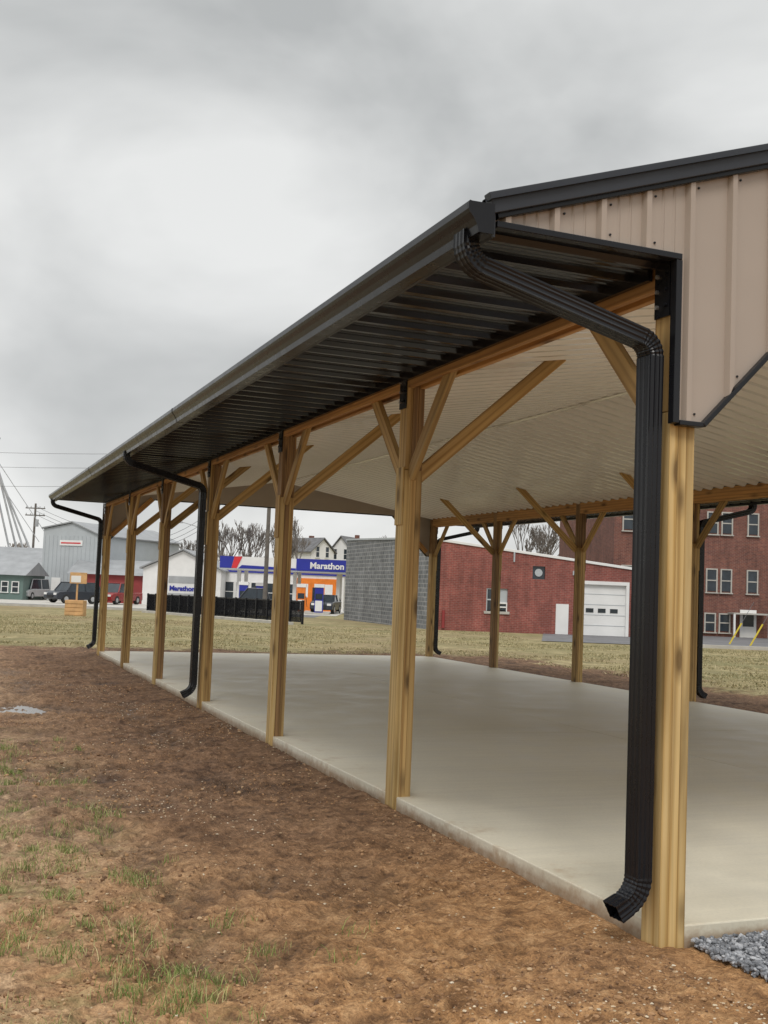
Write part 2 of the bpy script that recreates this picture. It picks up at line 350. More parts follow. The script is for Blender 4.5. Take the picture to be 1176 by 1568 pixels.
GRN=island('green_grass',[(0,(.10,.16,.03)),(.5,(.18,.26,.06)),(.7,(.33,.35,.12)),(1,(.58,.48,.26))])
STR=island('winter_grass',[(0,(.14,.135,.055)),(.35,(.25,.215,.10)),(.7,(.40,.335,.18)),(1,(.54,.46,.29))])
def blades(name,cx,cy,ht,wd,mat,lean=.6):
    N=len(cx); a=rng.uniform(0,6.28,N); l=rng.uniform(.1,1,N)*lean*ht; la=rng.uniform(0,6.28,N); z=gz(cx,cy)-.005
    dx,dy=np.cos(a)*wd/2,np.sin(a)*wd/2; lx,ly=np.cos(la)*l,np.sin(la)*l
    h=ht
    P=np.stack([np.stack([cx-dx,cy-dy,z],-1),np.stack([cx+dx,cy+dy,z],-1),
      np.stack([cx+dx*.7+lx*.35,cy+dy*.7+ly*.35,z+h*.6],-1),np.stack([cx-dx*.7+lx*.35,cy-dy*.7+ly*.35,z+h*.6],-1),
      np.stack([cx+lx,cy+ly,z+h*.95],-1)],1)
    i=np.arange(N)[:,None]*5
    F=np.concatenate([i+np.array([[0,1,2]]),i+np.array([[0,2,3]]),i+np.array([[3,2,4]])])
    return npmesh(name,P.reshape(-1,3),F,mat)
tx,ty,tz=[],[],[]
def tuft(X0,Y0,n,r):
    tx.extend(X0+rng.normal(0,r*1.2,n)); ty.extend(Y0+rng.normal(0,r,n)); tz.extend(rng.uniform(.015,.05+r*.45,n))
for i in range(340):
    Y0=3.5+random.random()**1.2*7; X0=random.uniform(-1.0,1.25)
    if X0>1.0+.02*(Y0-4) and random.random()<.7: continue
    tuft(X0,Y0,random.randint(10,80),random.uniform(.015,.06))
for (X0,Y0,n) in ((.98,4.05,160),(.72,4.12,140),(1.28,4.9,70),(1.35,4.5,70),(.55,4.6,130),(.62,5.4,110),(.75,6.3,100),(.45,5.1,110),(.85,4.9,100),(1.0,5.6,80),(.5,6.0,110),(.95,4.4,100),(1.1,7.2,80),(1.75,4.65,25),(1.6,4.3,30),(1.15,4.2,90),(.85,3.95,120)):
    tuft(X0,Y0,n,.045)
tx=np.array(tx);ty=np.array(ty);tz=np.array(tz)
blades('grass_tufts',tx,ty,tz,.0034,GRN,1.1)
N=100000; D=rng.uniform(17,50,N)**1.0; R=rng.uniform(-.42,.42,N)*D; x=R*CT+D*ST; y=D*CT-R*ST
k=((y>24.3+1.5*vn(x*.8,y*.8,5)+2*vn(x*.2,y*.2,6))|(x>12.6+1.5*vn(x*.8,y*.8,5)))&(vn(x*1.5,y*1.5,7)+.9*vn(x*.5,y*.5,17)>-.10)
k&=~((D>39.5)&(R>5.5))
x,y=x[k],y[k]
blades('lawn_grass',x,y,rng.uniform(.02,.06,len(x)),.02,STR,1.4)

# ------------------------------------------------------------ slab
SL0,SL1,SY0,SY1=2.965,9.985,YS[0]-.04,YE+.07
mb=MB(); js=[SY0,SY0+6.0,SY0+12.0,SY1]
for i in range(3):
    for (a,b) in ((SL0,6.47),(6.474,SL1)):
        mb.box((a,js[i]+(.002 if i else 0),-.15),(b,js[i+1]-(.002 if i<2 else 0),.088),CONC)
mb.build('concrete_slab',None,bevel=.007)

# ------------------------------------------------------------ pavilion
PAV=empty('picnic_pavilion')
NX,FX=3.0,9.95; MX=6.475
EZ=2.972; CZ=3.08
def ceilz(x): return CZ+.167*(min(x,2*MX-x)-3.0)
def roofz(x): return 3.083+.335*(min(x,2*MX-x)-2.01)
for side,PX in ((1,NX),(-1,FX)):
    for i,yy in enumerate(YS):
        mats=[WOOD,WOOD,WOOD] if (i==0 and side==1) else [random.choice((WOOD,WOOD,WOODM)),random.choice((WOODM,WOODD)),random.choice((WOODM,WOODD,WOODM))]  # inner plies browner: under-roof shade of the front faces put into wood colour
        for k in range(3):
            xo=side*(k-1)*.0437; dd=.132 if k!=1 else .134
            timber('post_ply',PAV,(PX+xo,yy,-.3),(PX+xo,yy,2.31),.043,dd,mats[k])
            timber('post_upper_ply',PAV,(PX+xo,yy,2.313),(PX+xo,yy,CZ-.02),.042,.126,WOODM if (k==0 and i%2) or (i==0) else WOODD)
        mb=MB()
        ox=PX-side*.069
        mb.box((min(ox,ox-side*.008),yy-.055,2.74),(max(ox,ox-side*.008),yy+.055,2.985),BLK)
        if i==0: mb.box((PX-.055,yy-.079,2.62),(PX+.055,yy-.069,2.96),BLK)
        for bz in (2.79,2.86,2.93):
            for by in (-.03,.03): mb.cyl((ox-side*.008,yy+by,bz),(ox-side*.02,yy+by,bz),.010,.010,BOLT if by>0 else BLK,6)
        mb.build('truss_bracket',PAV)
        if i: timber('post_block',PAV,(PX-side*.0715,yy,1.93),(PX-side*.0715,yy,2.33),.012,.128,WOOD if i%2 else WOODM)
        for dr in (-1,1):
            if (i==0 and dr<0) or (i==6 and dr>0): continue
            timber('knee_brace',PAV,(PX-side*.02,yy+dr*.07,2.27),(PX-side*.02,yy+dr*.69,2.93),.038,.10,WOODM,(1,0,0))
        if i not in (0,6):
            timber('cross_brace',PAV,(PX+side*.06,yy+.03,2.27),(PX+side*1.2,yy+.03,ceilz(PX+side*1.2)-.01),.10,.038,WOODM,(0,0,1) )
    for i in range(6):
        for dx in (-.045,.045):
            timber('header_beam',PAV,(PX+dx,YS[i]+.066,2.975),(PX+dx,YS[i+1]-.066,2.975),.185,.04,WOODO,(0,0,1))
def ribprofile(a,b,pitch=.2286,h=.019,w0=.055,w1=.022,phase=.05,minor=True):
    out=[(a,0)]; y=a+phase
    while y+w0<b:
        out+= [(y,0),(y+(w0-w1)/2,h),(y+(w0+w1)/2,h),(y+w0,0)]
        if minor:
          for k in (1,2):
            c=y+w0+(pitch-w0)*k/3
            out+= [(c-.011,0),(c-.004,.005),(c+.004,.005),(c+.011,0)]
        y+=pitch
    out.append((b,0)); return out
YA=YS[0]-.07; YB=YE+.17
def panel(name,x0,z0,x1,z1,mat,down=True,parent=PAV,a=YA,b=YB,h=.019,w0=.055,w1=.022,minor=True):
    pr=ribprofile(a,b,h=h,w0=w0,w1=w1,minor=minor); s=-1 if down else 1
    vs=[(x0,p,z0+s*q) for p,q in pr]+[(x1,p,z1+s*q) for p,q in pr]; n=len(pr)
    mb=MB(); mb.add(vs,[(i,i+1,i+1+n,i+n) for i in range(n-1)],mat); return mb.build(name,parent)
panel('ceiling_panels',NX+.068,ceilz(3.07),MX,ceilz(MX),CEIL,h=.045,w0=.14,w1=.05,minor=False)
panel('ceiling_panels',MX,ceilz(MX),FX-.068,ceilz(3.07),CEIL,h=.045,w0=.14,w1=.05,minor=False)
mb=MB(); mb.box((MX-.03,YA+.05,ceilz(MX)-.056),(MX+.03,YB-.05,ceilz(MX)-.048),CEIL); 
mb.build('ceiling_ridge_trim',PAV)
OX=2*MX
panel('soffit',2.02,EZ+.008,2.93,EZ+.008,SOF,h=.024); panel('soffit',OX-2.93,EZ+.008,OX-2.02,EZ+.008,SOF,h=.024)
YR0=YS[0]-.16; YR1=YE+.25
panel('roof_panels',1.98,roofz(1.98),MX,roofz(MX),CHAR,False,a=YR0,b=YR1)
panel('roof_panels',MX,roofz(MX),OX-1.98,roofz(1.98),CHAR,False,a=YR0,b=YR1)
mb=MB(); mb.prism([(MX-.2,roofz(MX-.2)+.025),(MX,roofz(MX)+.03),(MX+.2,roofz(MX-.2)+.025),(MX,roofz(MX)+.05)],'y',YR0-.02,YR1+.02,CHAR); mb.build('ridge_cap',PAV)
mb=MB()
for s in (0,1):
    fx=lambda x: x if s==0 else OX-x
    a,b=sorted((fx(2.0),fx(2.018))); mb.box((a,YS[0]-.12,2.93),(b,YE+.2,3.075),CHAR)
    a,b=sorted((fx(2.90),fx(2.926))); mb.box((a,YS[0]+.08,2.925),(b,YE+.03,2.99),SOF)
mb.build('fascia',PAV)
def zlo(x):
    x=min(x,OX-x)
    if x<2.93: return 3.0
    if x<3.08: return 2.265
    return min(3.10,2.265+(x-3.08))
outline=[(2.03,3.0),(2.93,3.0),(2.93,2.265),(3.08,2.265),(3.915,3.10)]
poly=outline+[(OX-x,z) for x,z in outline[::-1]]+[(OX-2.03,roofz(2.03)-.03),(MX,roofz(MX)-.03),(2.03,roofz(2.03)-.03)]
def gable(yf,sg):
    mb=MB(); mb.prism(poly,'y',yf,yf+sg*.012,TAN); 
    x=2.06; RH=.026
    while x<OX-2.1:
        lo=max(zlo(x),zlo(x+.055))+.002 if not (x<2.93<x+.055) else 3.002; hi=min(roofz(x),roofz(x+.055))-.035
        if hi>lo+.02:
            lo1,lo2=lo,lo
            if 3.08<x<3.85: lo1=zlo(x)+.01; lo2=zlo(x+.055)+.01
            if 3.08<OX-x-.055<3.85: lo1=zlo(x)+.01; lo2=zlo(x+.055)+.01
            h1,h2_=roofz(x)-.035,roofz(x+.055)-.035
            y0=yf; y1=yf-sg*RH
            vs=[(x,y0,lo1),(x+.011,y1,lo1),(x+.036,y1,lo2),(x+.047,y0,lo2),(x,y0,h1),(x+.011,y1,h1),(x+.036,y1,h2_),(x+.047,y0,h2_)]
            mb.add(vs,[(0,1,5,4),(1,2,6,5),(2,3,7,6),(0,3,2,1),(4,5,6,7)],TAN)
            for k in (1,2):
                c=x+.055+(.2286-.055)*k/3
                if zlo(c-.01)==zlo(c+.01):
                    mb.add([(c-.008,y0,zlo(c)+.01),(c,yf-sg*.006,zlo(c)+.01),(c+.008,y0,zlo(c)+.01),(c-.008,y0,roofz(c)-.04),(c,yf-sg*.006,roofz(c)-.04),(c+.008,y0,roofz(c)-.04)],[(0,1,4,3),(1,2,5,4)],TAN)
            for off in (.07,):
                zt=roofz(x+off)-.105
                if zt-.03>zlo(x+off): mb.cyl((x+off,yf,zt),(x+off,yf-sg*.006,zt),.0055,.005,BLK,6)
                zb=zlo(x+off)+.04
                if zt>zb+.1: mb.cyl((x+off,yf,zb),(x+off,yf-sg*.006,zb),.0055,.005,BLK,6)
        x+=.2286
    mb.build('gable_cladding',PAV)
    mb=MB(); yc=yf-sg*.008
    for s in (0,1):
        fx=lambda x: x if s==0 else OX-x
        P=lambda x,z,dy=0: (fx(x),yc+dy,z)
        mb.beam(P(2.03,2.99),P(2.945,2.99),.044,.028,BLK)
        mb.beam(P(2.932,2.976,.001),P(2.932,2.253,.001),.042,.032,BLK)
        mb.beam(P(2.949,2.257),P(3.076,2.257),.044,.022,BLK)
        mb.beam(P(3.078,2.255,-.001),P(3.915,3.092,-.001),.044,.022,BLK)
        mb.beam(P(3.92,3.09,.001),P(MX,3.09,.001),.042,.024,BLK)
        ov=yf-sg*.03
        n1=(fx(1.99),ov,roofz(1.99)-.012); n2=(fx(MX),ov,roofz(MX)-.012)
        mb.beam(n1,n2,.05,.088,CHAR)
        n1=(fx(2.03),ov+sg*.012,roofz(2.03)-.067); n2=(fx(MX),ov+sg*.012,roofz(MX)-.067)
        mb.beam(n1,n2,.034,.024,BLK)
    mb.build('gable_trim',PAV,bevel=.003)
YG=YS[0]-.085; gable(YG,1); gable(YE+.185,-1)
for yy in (YG+.05,YE+.135):
    for sx in (0,1):
        fx=lambda x: x if sx==0 else OX-x
        timber('gable_frame',PAV,(fx(3.10),yy,2.34),(fx(3.86),yy,3.10),.09,.035,WOODO,(1,0,0))
gp=[(0,0),(0,-.125),(-.07,-.125),(-.078,-.095),(-.092,-.07),(-.11,-.05),(-.118,-.035),(-.118,-.006),(-.112,0),(-.104,-.002),(-.104,-.012),(-.109,-.016),(-.109,-.034),(-.10,-.047),(-.084,-.067),(-.07,-.092),(-.064,-.118),(-.006,-.118),(-.006,0)]
GY0,GY1=YS[0]-.14,YE+.24; GZ=3.056
for s in (0,1):
    mb=MB(); pl=[((2.0+x) if s==0 else OX-2.0-x,GZ+z) for x,z in gp]
    mb.prism(pl,'y',GY0,GY1,BLK)
    cap=[p for p in pl[:10]]
    mb.prism(cap,'y',GY0-.008,GY0+.002,BLK); mb.prism(cap,'y',GY1-.002,GY1+.008,BLK)
    for i in (1,2): 
        yy=GY0+i*6.1
        mb.prism([((2.0+x*1.02-.001) if s==0 else OX-2.0-x*1.02+.001,GZ+z*1.01) for x,z in gp],'y',yy,yy+.04,BLK)
    mb.build('gutter',PAV)
def rectprof(a,b,fl=.0035):
    pts=[]
    def side(p,q,nrm):
        for k in range(9):
            t=k/9; ins=fl if (k%3==1 or k%3==2) and 0<k<8 else 0
            pts.append((p[0]+(q[0]-p[0])*t-nrm[0]*ins,p[1]+(q[1]-p[1])*t-nrm[1]*ins))
    side((-a,-b),(a,-b),(0,-1)); side((a,-b),(a,b),(1,0)); side((a,b),(-a,b),(0,1)); side((-a,b),(-a,-b),(-1,0)); return pts
def downspout(s,yp):
    key=[(1.945,2.97),(1.945,2.925)]
    def arc(p0,d0,d1,r,n=13):
        pts=[];p=list(p0);da=(d1-d0)/n
        for k in range(n):
            a=math.radians(d0+da*(k+.5)); st=abs(math.radians(da))*r
            p=[p[0]+math.cos(a)*st,p[1]+math.sin(a)*st]; pts.append(tuple(p))
        return pts
    seq=[(p,0) for p in key]; SL=14
    A=arc(key[-1],-90,-SL,.10); seq+=[(p,1) for p in A]
    e=A[-1]; tgt=2.80; L=(tgt-e[0])/math.cos(math.radians(SL)); q=(tgt,e[1]-L*math.sin(math.radians(SL)))
    seq.append((q,0)); B=arc(q,-SL,-90,.085); seq+=[(p,1) for p in B]
    xx=B[-1][0]
    for z in (2.3,1.3,.30): seq.append(((xx,z),0))
    C=arc((xx,.30),-90,-152,.13); seq+=[(p,1) for p in C]
    c=C[-1]; a=math.radians(-152); seq.append(((c[0]+math.cos(a)*.06,c[1]+math.sin(a)*.06),0))
    pr=rectprof(.036,.049); n=len(pr); vs=[]; P=[p for p,_ in seq]
    for i,(p,e) in enumerate(seq):
        p0=P[max(0,i-1)];p1=P[min(len(P)-1,i+1)]; dx,dz=p1[0]-p0[0],p1[1]-p0[1]; l=math.hypot(dx,dz);dx/=l;dz/=l
        nx_,nz_=-dz,dx
        k=(.965 if i%2 else 1.03) if e else 1.0
        if i>=len(seq)-1: k=1.08
        for a_,b_ in pr:
            x=p[0]+nx_*a_*k; z=p[1]+nz_*a_*k; y=yp+b_*k
            vs.append(((x if s==0 else OX-x),y,z))
    fs=[]
    for i in range(len(seq)-1):
        for j in range(n): fs.append((i*n+j,i*n+(j+1)%n,(i+1)*n+(j+1)%n,(i+1)*n+j))
    mb=MB(); mb.add(vs,fs,BLK)
    o=mb.build('downspout',PAV); m=o.modifiers.new('s','SOLIDIFY'); m.thickness=.002
for s in (0,1):
    for i,dy in ((0,-.005),(3,0),(6,.005)): downspout(s,YS[i]+dy)

# ------------------------------------------------------------ town
def place(name,R,D,rz=0,z=0):
    x,y=T(R,D); return empty(name,(x,y,z+float(drop(D))),-TH+rz)
def R_(px,D): return (px-583)*D/1705.
def sheet(name,pts,z,mat):
    mb=MB(); P=[(*T(r,d),z+float(drop(d))) for r,d in pts]; mb.add(P,[list(range(len(P)))],mat); return mb.build(name)
sheet('street',[(-120,68),(-4,68),(-4,76),(-120,76)],.012,ASPH)
sheet('filling_station_forecourt',[(-46,76.3),(-3,76.3),(-3,104),(-46,104)],.012,KERB)
sheet('side_street',[(5.9,40.5),(70,43.5),(70,60),(13,60),(12.6,52),(7.6,51.7)],.02,ASPH)
def P3(R,D,z): return (*T(R,D),z+float(drop(D)))
mb=MB(); 
mb.beam(P3(-13.4,63.6,.05),P3(-4,49.6,.05),.4,.14,KERB)
mb.beam(P3(-120,67.8,.05),P3(-14,67.8,.05),.2,.14,KERB)
mb.beam(P3(9.4,40.4,.05),P3(70,43.2,.05),.2,.14,KERB)
mb.build('kerb')
mb=MB()
for k in range(14):
    mb.add([P3(-110+k*7.5,71.9,.02),P3(-107+k*7.5,71.9,.02),P3(-107+k*7.5,72.05,.02),P3(-110+k*7.5,72.05,.02)],[(0,1,2,3)],WHITE)
mb.build('road_markings')

def window(mb,x,z,w,h,y=0,frame=WHITE,sash=True,dirn=-1):
    t=.07
    mb.box((x,y-.03,z),(x+w,y+.02,z+h),GLASS)
    mb.box((x-t,y-.07,z-t),(x,y+.01,z+h+t),frame); mb.box((x+w,y-.07,z-t),(x+w+t,y+.01,z+h+t),frame)
    mb.box((x,y-.07,z+h),(x+w,y+.01,z+h+t),frame); mb.box((x-.12,y-.11,z-t-.06),(x+w+.12,y+.01,z-t),frame)
    if sash: mb.box((x,y-.055,z+h*.5-.03),(x+w,y+.01,z+h*.5+.03),frame)
A=(R_(657,51),51.);B=(R_(980,51.6),51.6); L=math.hypot(B[0]-A[0],B[1]-A[1]); ang=math.atan2(B[1]-A[1],B[0]-A[0])
e=place('brick_garage',A[0],A[1],ang)
mb=MB(); H0,H1=4.12,3.05; dep=10
def ht(x): return H0+(H1-H0)*x/L
def wallseg(x0,x1,z0,z1=None): 
    mb.prism([(x0,z0),(x1,z0),(x1,z1 if z1 is not None else ht(x1)),(x0,z1 if z1 is not None else ht(x0))],'y',0,.25,BRICK)
dx0,dx1,dz=L*.715,L*.94,2.42
wx0,wx1,wz0,wz1=L*.27,L*.37,.95,2.0; vx0,vx1,vz0,vz1=L*.485,L*.545,2.55,3.1
wallseg(0,dx0,-.1,wz0); wallseg(0,wx0,wz0,2.5);wallseg(wx1,dx0,wz0,2.5); wallseg(wx0,wx1,wz1,2.5)
wallseg(dx1,L,-.1,2.5)
mb.prism([(0,2.5),(vx0,2.5),(vx0,ht(vx0)),(0,ht(0))],'y',0,.25,BRICK)
mb.prism([(vx1,2.5),(L,2.5),(L,ht(L)),(vx1,ht(vx1))],'y',0,.25,BRICK)
mb.prism([(vx0,3.1),(vx1,3.1),(vx1,ht(vx1)),(vx0,ht(vx0))],'y',0,.25,BRICK)
mb.build('front_wall',e)
mb=MB(); mb.box((L-.25,.252,-.1),(L,dep,3.0),BRICK); mb.box((.25,dep-.25,-.1),(L-.25,dep,3.0),BRICK); mb.box((0,.252,-.1),(.25,dep,3.0),CMU)
mb.build('rear_walls',e)
mb=MB(); mb.box((.26,.26,2.8),(L-.26,dep-.26,2.92),SHING); mb.beam((-.1,.12,ht(0)+.06),(L+.1,.12,ht(L)+.06),.36,.12,WHITE); mb.build('roof_and_coping',e,bevel=.01)
mb=MB(); mb.box((dx0+.06,.12,0),(dx1-.06,.16,dz-.02),WHITE)
for k in range(1,5): mb.box((dx0+.06,.108,k*.48-.012),(dx1-.06,.122,k*.48+.012),GREYP)
for k in range(3): 
    xx=dx0+.3+k*(dx1-dx0-.5)/3; mb.box((xx,.10,1.07),(xx+.36,.117,1.26),GLASS)
mb.box((dx0-.08,-.03,0),(dx0+.06,.24,dz-.06),WHITE); mb.box((dx1-.06,-.03,0),(dx1+.08,.24,dz-.06),WHITE); mb.box((dx0-.08,-.03,dz-.06),(dx1+.08,.24,dz+.1),WHITE)
mb.build('garage_door',e)
mb=MB(); mb.box((L*.60,-.05,0),(L*.66,.0,1.4),WHITE); mb.build('side_panel',e)
mb=MB(); window(mb,wx0+.05,wz0+.05,(wx1-wx0)/2-.1,wz1-wz0-.1,.1,GREYP); window(mb,wx0+.05+(wx1-wx0)/2,wz0+.05,(wx1-wx0)/2-.1,.3,.1,WHITE); mb.box((wx0+(wx1-wx0)/2,.08,wz0+.4),(wx1,.12,wz1),GREYP); mb.box((vx0,.1,vz0-.05),(vx1,.14,vz1),GLASS); mb.cyl(((vx0+vx1)/2,.1,2.8),((vx0+vx1)/2,.06,2.8),.18,.18,GREYP,14)
mb.box((wx0-.1,-.06,wz0-.12),(wx1+.1,.1,wz0),KERB); mb.build('windows',e)
mb=MB(); mb.cyl((L*.395,-.06,3.25),(L*.395,-.06,ht(L*.395)),.04,.04,GREYP,8);mb.cyl((L*.07,-.08,.1),(L*.07,-.08,.9),.07,.07,REDS,8); mb.box((L*.675,-.1,2.75),(L*.69,0,2.95),GREYP); mb.beam((L*.96,-.05,.3),(L*.96,-.05,2.0),.05,.05,GREYP);mb.build('wall_fixtures',e)
C=(R_(528,66),66.); p=Vector(P3(*A,0)); q=Vector(P3(*C,0))
side=q-p; la=math.atan2(side.y,side.x); e2=empty('grey_block_building',(p.x,p.y,p.z),la)
Ls=Vector((side.x,side.y)).length
mb=MB()
mb.prism([(.05,-.3),(Ls,-.3),(Ls,4.55),(.05,4.13)],'y',0,-.3,CMU)
mb.box((Ls-.3,-5,-.3),(Ls-.003,-.302,4.2),CMU); mb.build('block_walls',e2)
mb=MB(); mb.beam((0,-.15,4.2),(Ls+.05,-.15,4.62),.4,.1,GREYP); mb.build('coping',e2)

e=place('brick_apartment_block',12.5,60,math.radians(3)); W,Dp,H=24,14,9.2
mb=MB(); mb.box((0,0,-.3),(W,Dp,H),BRICK2); mb.build('walls',e)
mb=MB(); mb.box((-.15,-.2,H),(W+.15,Dp+.15,H+.3),KERB); mb.box((-.08,-.1,H-.5),(W+.08,-.005,H-.3),KERB); mb.build('cornice',e)
mb=MB()
for x in [.5,2.4,5.15,5.95,7.4,9.8,11.6,13.4,15.6]:
    window(mb,x,2.45,.5,1.15,0,KERB); window(mb,x,5.6,.5,1.1,0,KERB); window(mb,x,7.6,.5,1.0,0,KERB)
for x in (.6,2.4,5.1,5.9,9.8,12.4,15): window(mb,x,.3,.5,.9,0,KERB)
mb.build('windows',e)
mb=MB(); mb.box((7.0,-.06,0),(7.9,-.005,1.5),WHITE); mb.box((7.15,-.08,.6),(7.75,-.061,1.3),GLASS); mb.prism([(6.3,1.25),(6.3,1.33),(8.3,1.33),(8.3,1.25)],'y',-1,-.062,KERB); mb.box((6.3,-1.0,0),(6.4,-.9,1.25),WHITE); mb.box((8.2,-1.0,0),(8.3,-.9,1.25),WHITE); mb.build('door_and_porch',e)
mb=MB(); mb.cyl((3.9,-.08,0),(3.9,-.08,H-.6),.06,.06,GREYP,8); mb.box((8.75,-.25,0),(8.95,-.05,2.6),KERB); mb.build('drainpipe',e)

def house(name,R,D,W,Dp,wall,ridge,mat,roof,rz=0,chim=True):
    e=place(name,R,D,rz); mb=MB()
    mb.prism([(0,-.1),(W,-.1),(W,wall),(W/2,ridge),(0,wall)],'y',0,Dp,mat); mb.build('walls',e)
    mb=MB()
    sl=(ridge-wall)/(W/2)
    for s in (0,1):
        f=lambda x: x if s==0 else W-x
        a=(f(-.3),wall-.3*sl+.06); b=(f(W/2),ridge+.06)
        mb.prism([a,b,(b[0],b[1]+.14),(a[0],a[1]+.14)],'y',-.3,Dp+.3,roof)
    if chim: mb.box((W*.62,Dp*.4,wall),(W*.62+.5,Dp*.4+.5,ridge+.5),BRICK2)
    mb.build('roof',e)
    mb=MB()
    for fl in range(int(wall//2.7)+1):
        for x in (W*.2,W*.62):
            if fl*2.7+2.2<wall+1: window(mb,x,.9+fl*2.7,W*.14,1.3,0)
    mb.build('windows',e); return e
house('white_house',R_(474,140),140,3.6,8,7.0,8.6,WHITE,SHING,.7)
house('white_house',R_(500,146),146,3.6,9,7.0,9.2,WHITE,SHING,-.35)
house('white_house',R_(536,152),152,4.6,8,6.8,8.8,WHITE,ROOFG,.5)
e=place('grey_metal_warehouse',R_(62,104),104,-.35); mb=MB(); mb.prism([(0,-.3),(6.3,-.3),(6.3,6.0),(3.2,7.2),(0,6.6)],'y',0,14,GREYP); mb.build('walls',e)
mb=MB(); mb.prism([(-.15,6.62),(3.2,7.25),(3.2,7.37),(-.15,6.74)],'y',-.2,14.2,ROOFG); mb.prism([(3.2,7.25),(6.5,6.0),(6.5,6.12),(3.2,7.37)],'y',-.2,14.2,ROOFG)
for k in range(14): mb.box((.2+k*.45,-.03,0),(.25+k*.45,-.004,6.0),GREYP)
mb.build('roof_and_ribs',e)
mb=MB(); mb.box((1.9,-.08,5.1),(4.4,-.035,5.6),WHITE); mb.box((2.05,-.1,5.28),(4.2,-.082,5.4),REDP); mb.box((1.2,-.05,0),(2.2,-.034,2.1),WHITE); mb.build('wall_sign_and_door',e)
e=place('low_grey_warehouse',R_(-60,112),112); mb=MB(); mb.box((0,0,-.2),(8.2,12,3.2),GREYP); mb.build('walls',e)
mb=MB(); mb.prism([(-.3,3.2),(12.3,3.2),(6,5.2)],'x',-.3,8.5,ROOFG); mb.build('roof',e)
e=place('teal_house',R_(-40,95),95); mb=MB(); mb.box((0,0,-.2),(4.2,6,2.1),TEAL); mb.build('walls',e)
mb=MB(); mb.prism([(-.4,2.1),(6.4,2.1),(3,3.3)],'x',-.3,4.5,ROOFG); mb.build('roof',e)
mb=MB(); window(mb,2.4,.7,.5,.8); window(mb,3.3,.7,.5,.8); mb.build('windows',e)
e=place('red_barn',R_(108,99),99,.05); mb=MB(); mb.box((0,0,-.2),(6.6,8,2.5),REDS); mb.build('walls',e)
mb=MB(); mb.prism([(-.4,2.5),(8.4,2.5),(4,3.9)],'x',-.3,6.9,ROOFG)
mb.build('roof',e); mb=MB(); mb.box((.8,-.06,0),(1.9,-.004,1.7),WHITE); mb.box((3.4,-.05,.6),(4.3,-.004,1.4),WHITE); mb.build('doors',e)
house('white_metal_building',R_(218,97),97,6.8,10,3.2,4.8,WHITE,ROOFG,0,False)

e=place('filling_station_canopy',R_(335,86),86); W=9.8
mb=MB(); mb.box((0,0,3.15),(W,7,4.15),WHITE); mb.box((-.03,-.04,3.15),(W+.03,-.004,3.22),GREYP)
mb.box((5.9,-.07,3.24),(W+.06,-.006,4.17),BLUE); mb.box((W+.005,-.006,3.24),(W+.06,7,4.17),BLUE)
mb.prism([(.9,3.24),(1.3,3.24),(1.7,4.15),(1.1,4.15)],'y',-.05,-.006,REDP); mb.prism([(1.4,3.24),(5.88,3.24),(5.88,3.4),(1.7,3.5)],'y',-.045,-.006,BLUE); mb.prism([(-.02,3.24),(.88,3.24),(1.08,4.15),(-.02,4.15)],'y',-.04,-.006,BLUE)
mb.build('fascia',e)
mb=MB()
for x in (1.2,5.6,9.0):
    for y in (1.2,5.8): mb.box((x,y,0),(x+.28,y+.28,3.15),WHITE)
mb.build('columns',e)
def text(s,parent,loc,size,mat,name='lettering'):
    c=bpy.data.curves.new(name,'FONT'); c.body=s; c.size=size; c.extrude=.012; c.offset=.02; c.materials.append(mat)
    o=bpy.data.objects.new(name,c); COL.objects.link(o); o.parent=parent; o.location=loc; o.rotation_euler=(math.pi/2,0,0); return o
text('Marathon',e,(6.95,-.09,3.45),.68,WHITE)
for k,(x,D) in enumerate(((R_(366,84),84),(R_(392,87),87),(R_(455,84),84),(R_(482,80),80))):
    e=place('fuel_pump',x,D); mb=MB(); mb.box((-.6,-.4,0),(1.1,.9,.15),KERB); mb.box((0,0,.15),(.62,.45,2.0),BLUE if k!=2 else ORNG); mb.box((.06,-.03,1.1),(.56,-.003,1.5),GLASS); mb.box((.06,-.03,.25),(.56,-.003,1.0),WHITE)
    mb.box((-.05,-.05,1.95),(.67,.5,2.2),WHITE); mb.cyl((.66,.2,1.3),(.78,.1,.5),.025,.025,TIRE,6); mb.build('pump_body',e)
e=place('filling_station_shop',R_(330,100),100); mb=MB(); mb.box((0,0,-.1),(11.5,8,3.2),WHITE); mb.box((-.1,-.1,3.2),(11.6,8.1,3.6),BLUE); mb.build('walls',e)
mb=MB(); 
for k in range(5): window(mb,.5+k*1.35,.6,1.1,1.7)
mb.box((7.2,-.1,0),(10.9,-.004,2.9),ORNG); mb.box((8.7,-.12,0),(9.5,-.102,2.1),GLASS); mb.box((7.5,-.12,1.2),(8.3,-.102,2.4),WHITE); mb.box((9.8,-.12,1.0),(10.5,-.102,2.4),WHITE); mb.build('shopfront',e)
e=place('roadside_sign',R_(256,78),78); mb=MB(); mb.box((0,0,.55),(2.4,.15,2.4),WHITE); mb.box((.06,-.02,.62),(2.34,-.002,1.15),STEELG); mb.box((.06,-.02,1.85),(2.34,-.002,2.33),STEELG); mb.box((.2,.02,0),(.35,.13,.55),GREYP); mb.box((1.95,.02,0),(2.1,.13,.55),GREYP); mb.build('panel',e)
text('Marathon',e,(.15,-.03,1.33),.46,BLUE)
mb=MB(); a=Vector(P3(-13.6,65.2,0)); b=Vector(P3(-3.55,51.2,0)); n=16
for i in range(n+1):
    p=a.lerp(b,i/n); mb.box((p.x-.05,p.y-.05,p.z),(p.x+.05,p.y+.05,p.z+1.1),BLK)
for z in (1.04,.12): mb.beam(a+Vector((0,0,z)),b+Vector((0,0,z)),.05,.06,BLK)
m=150
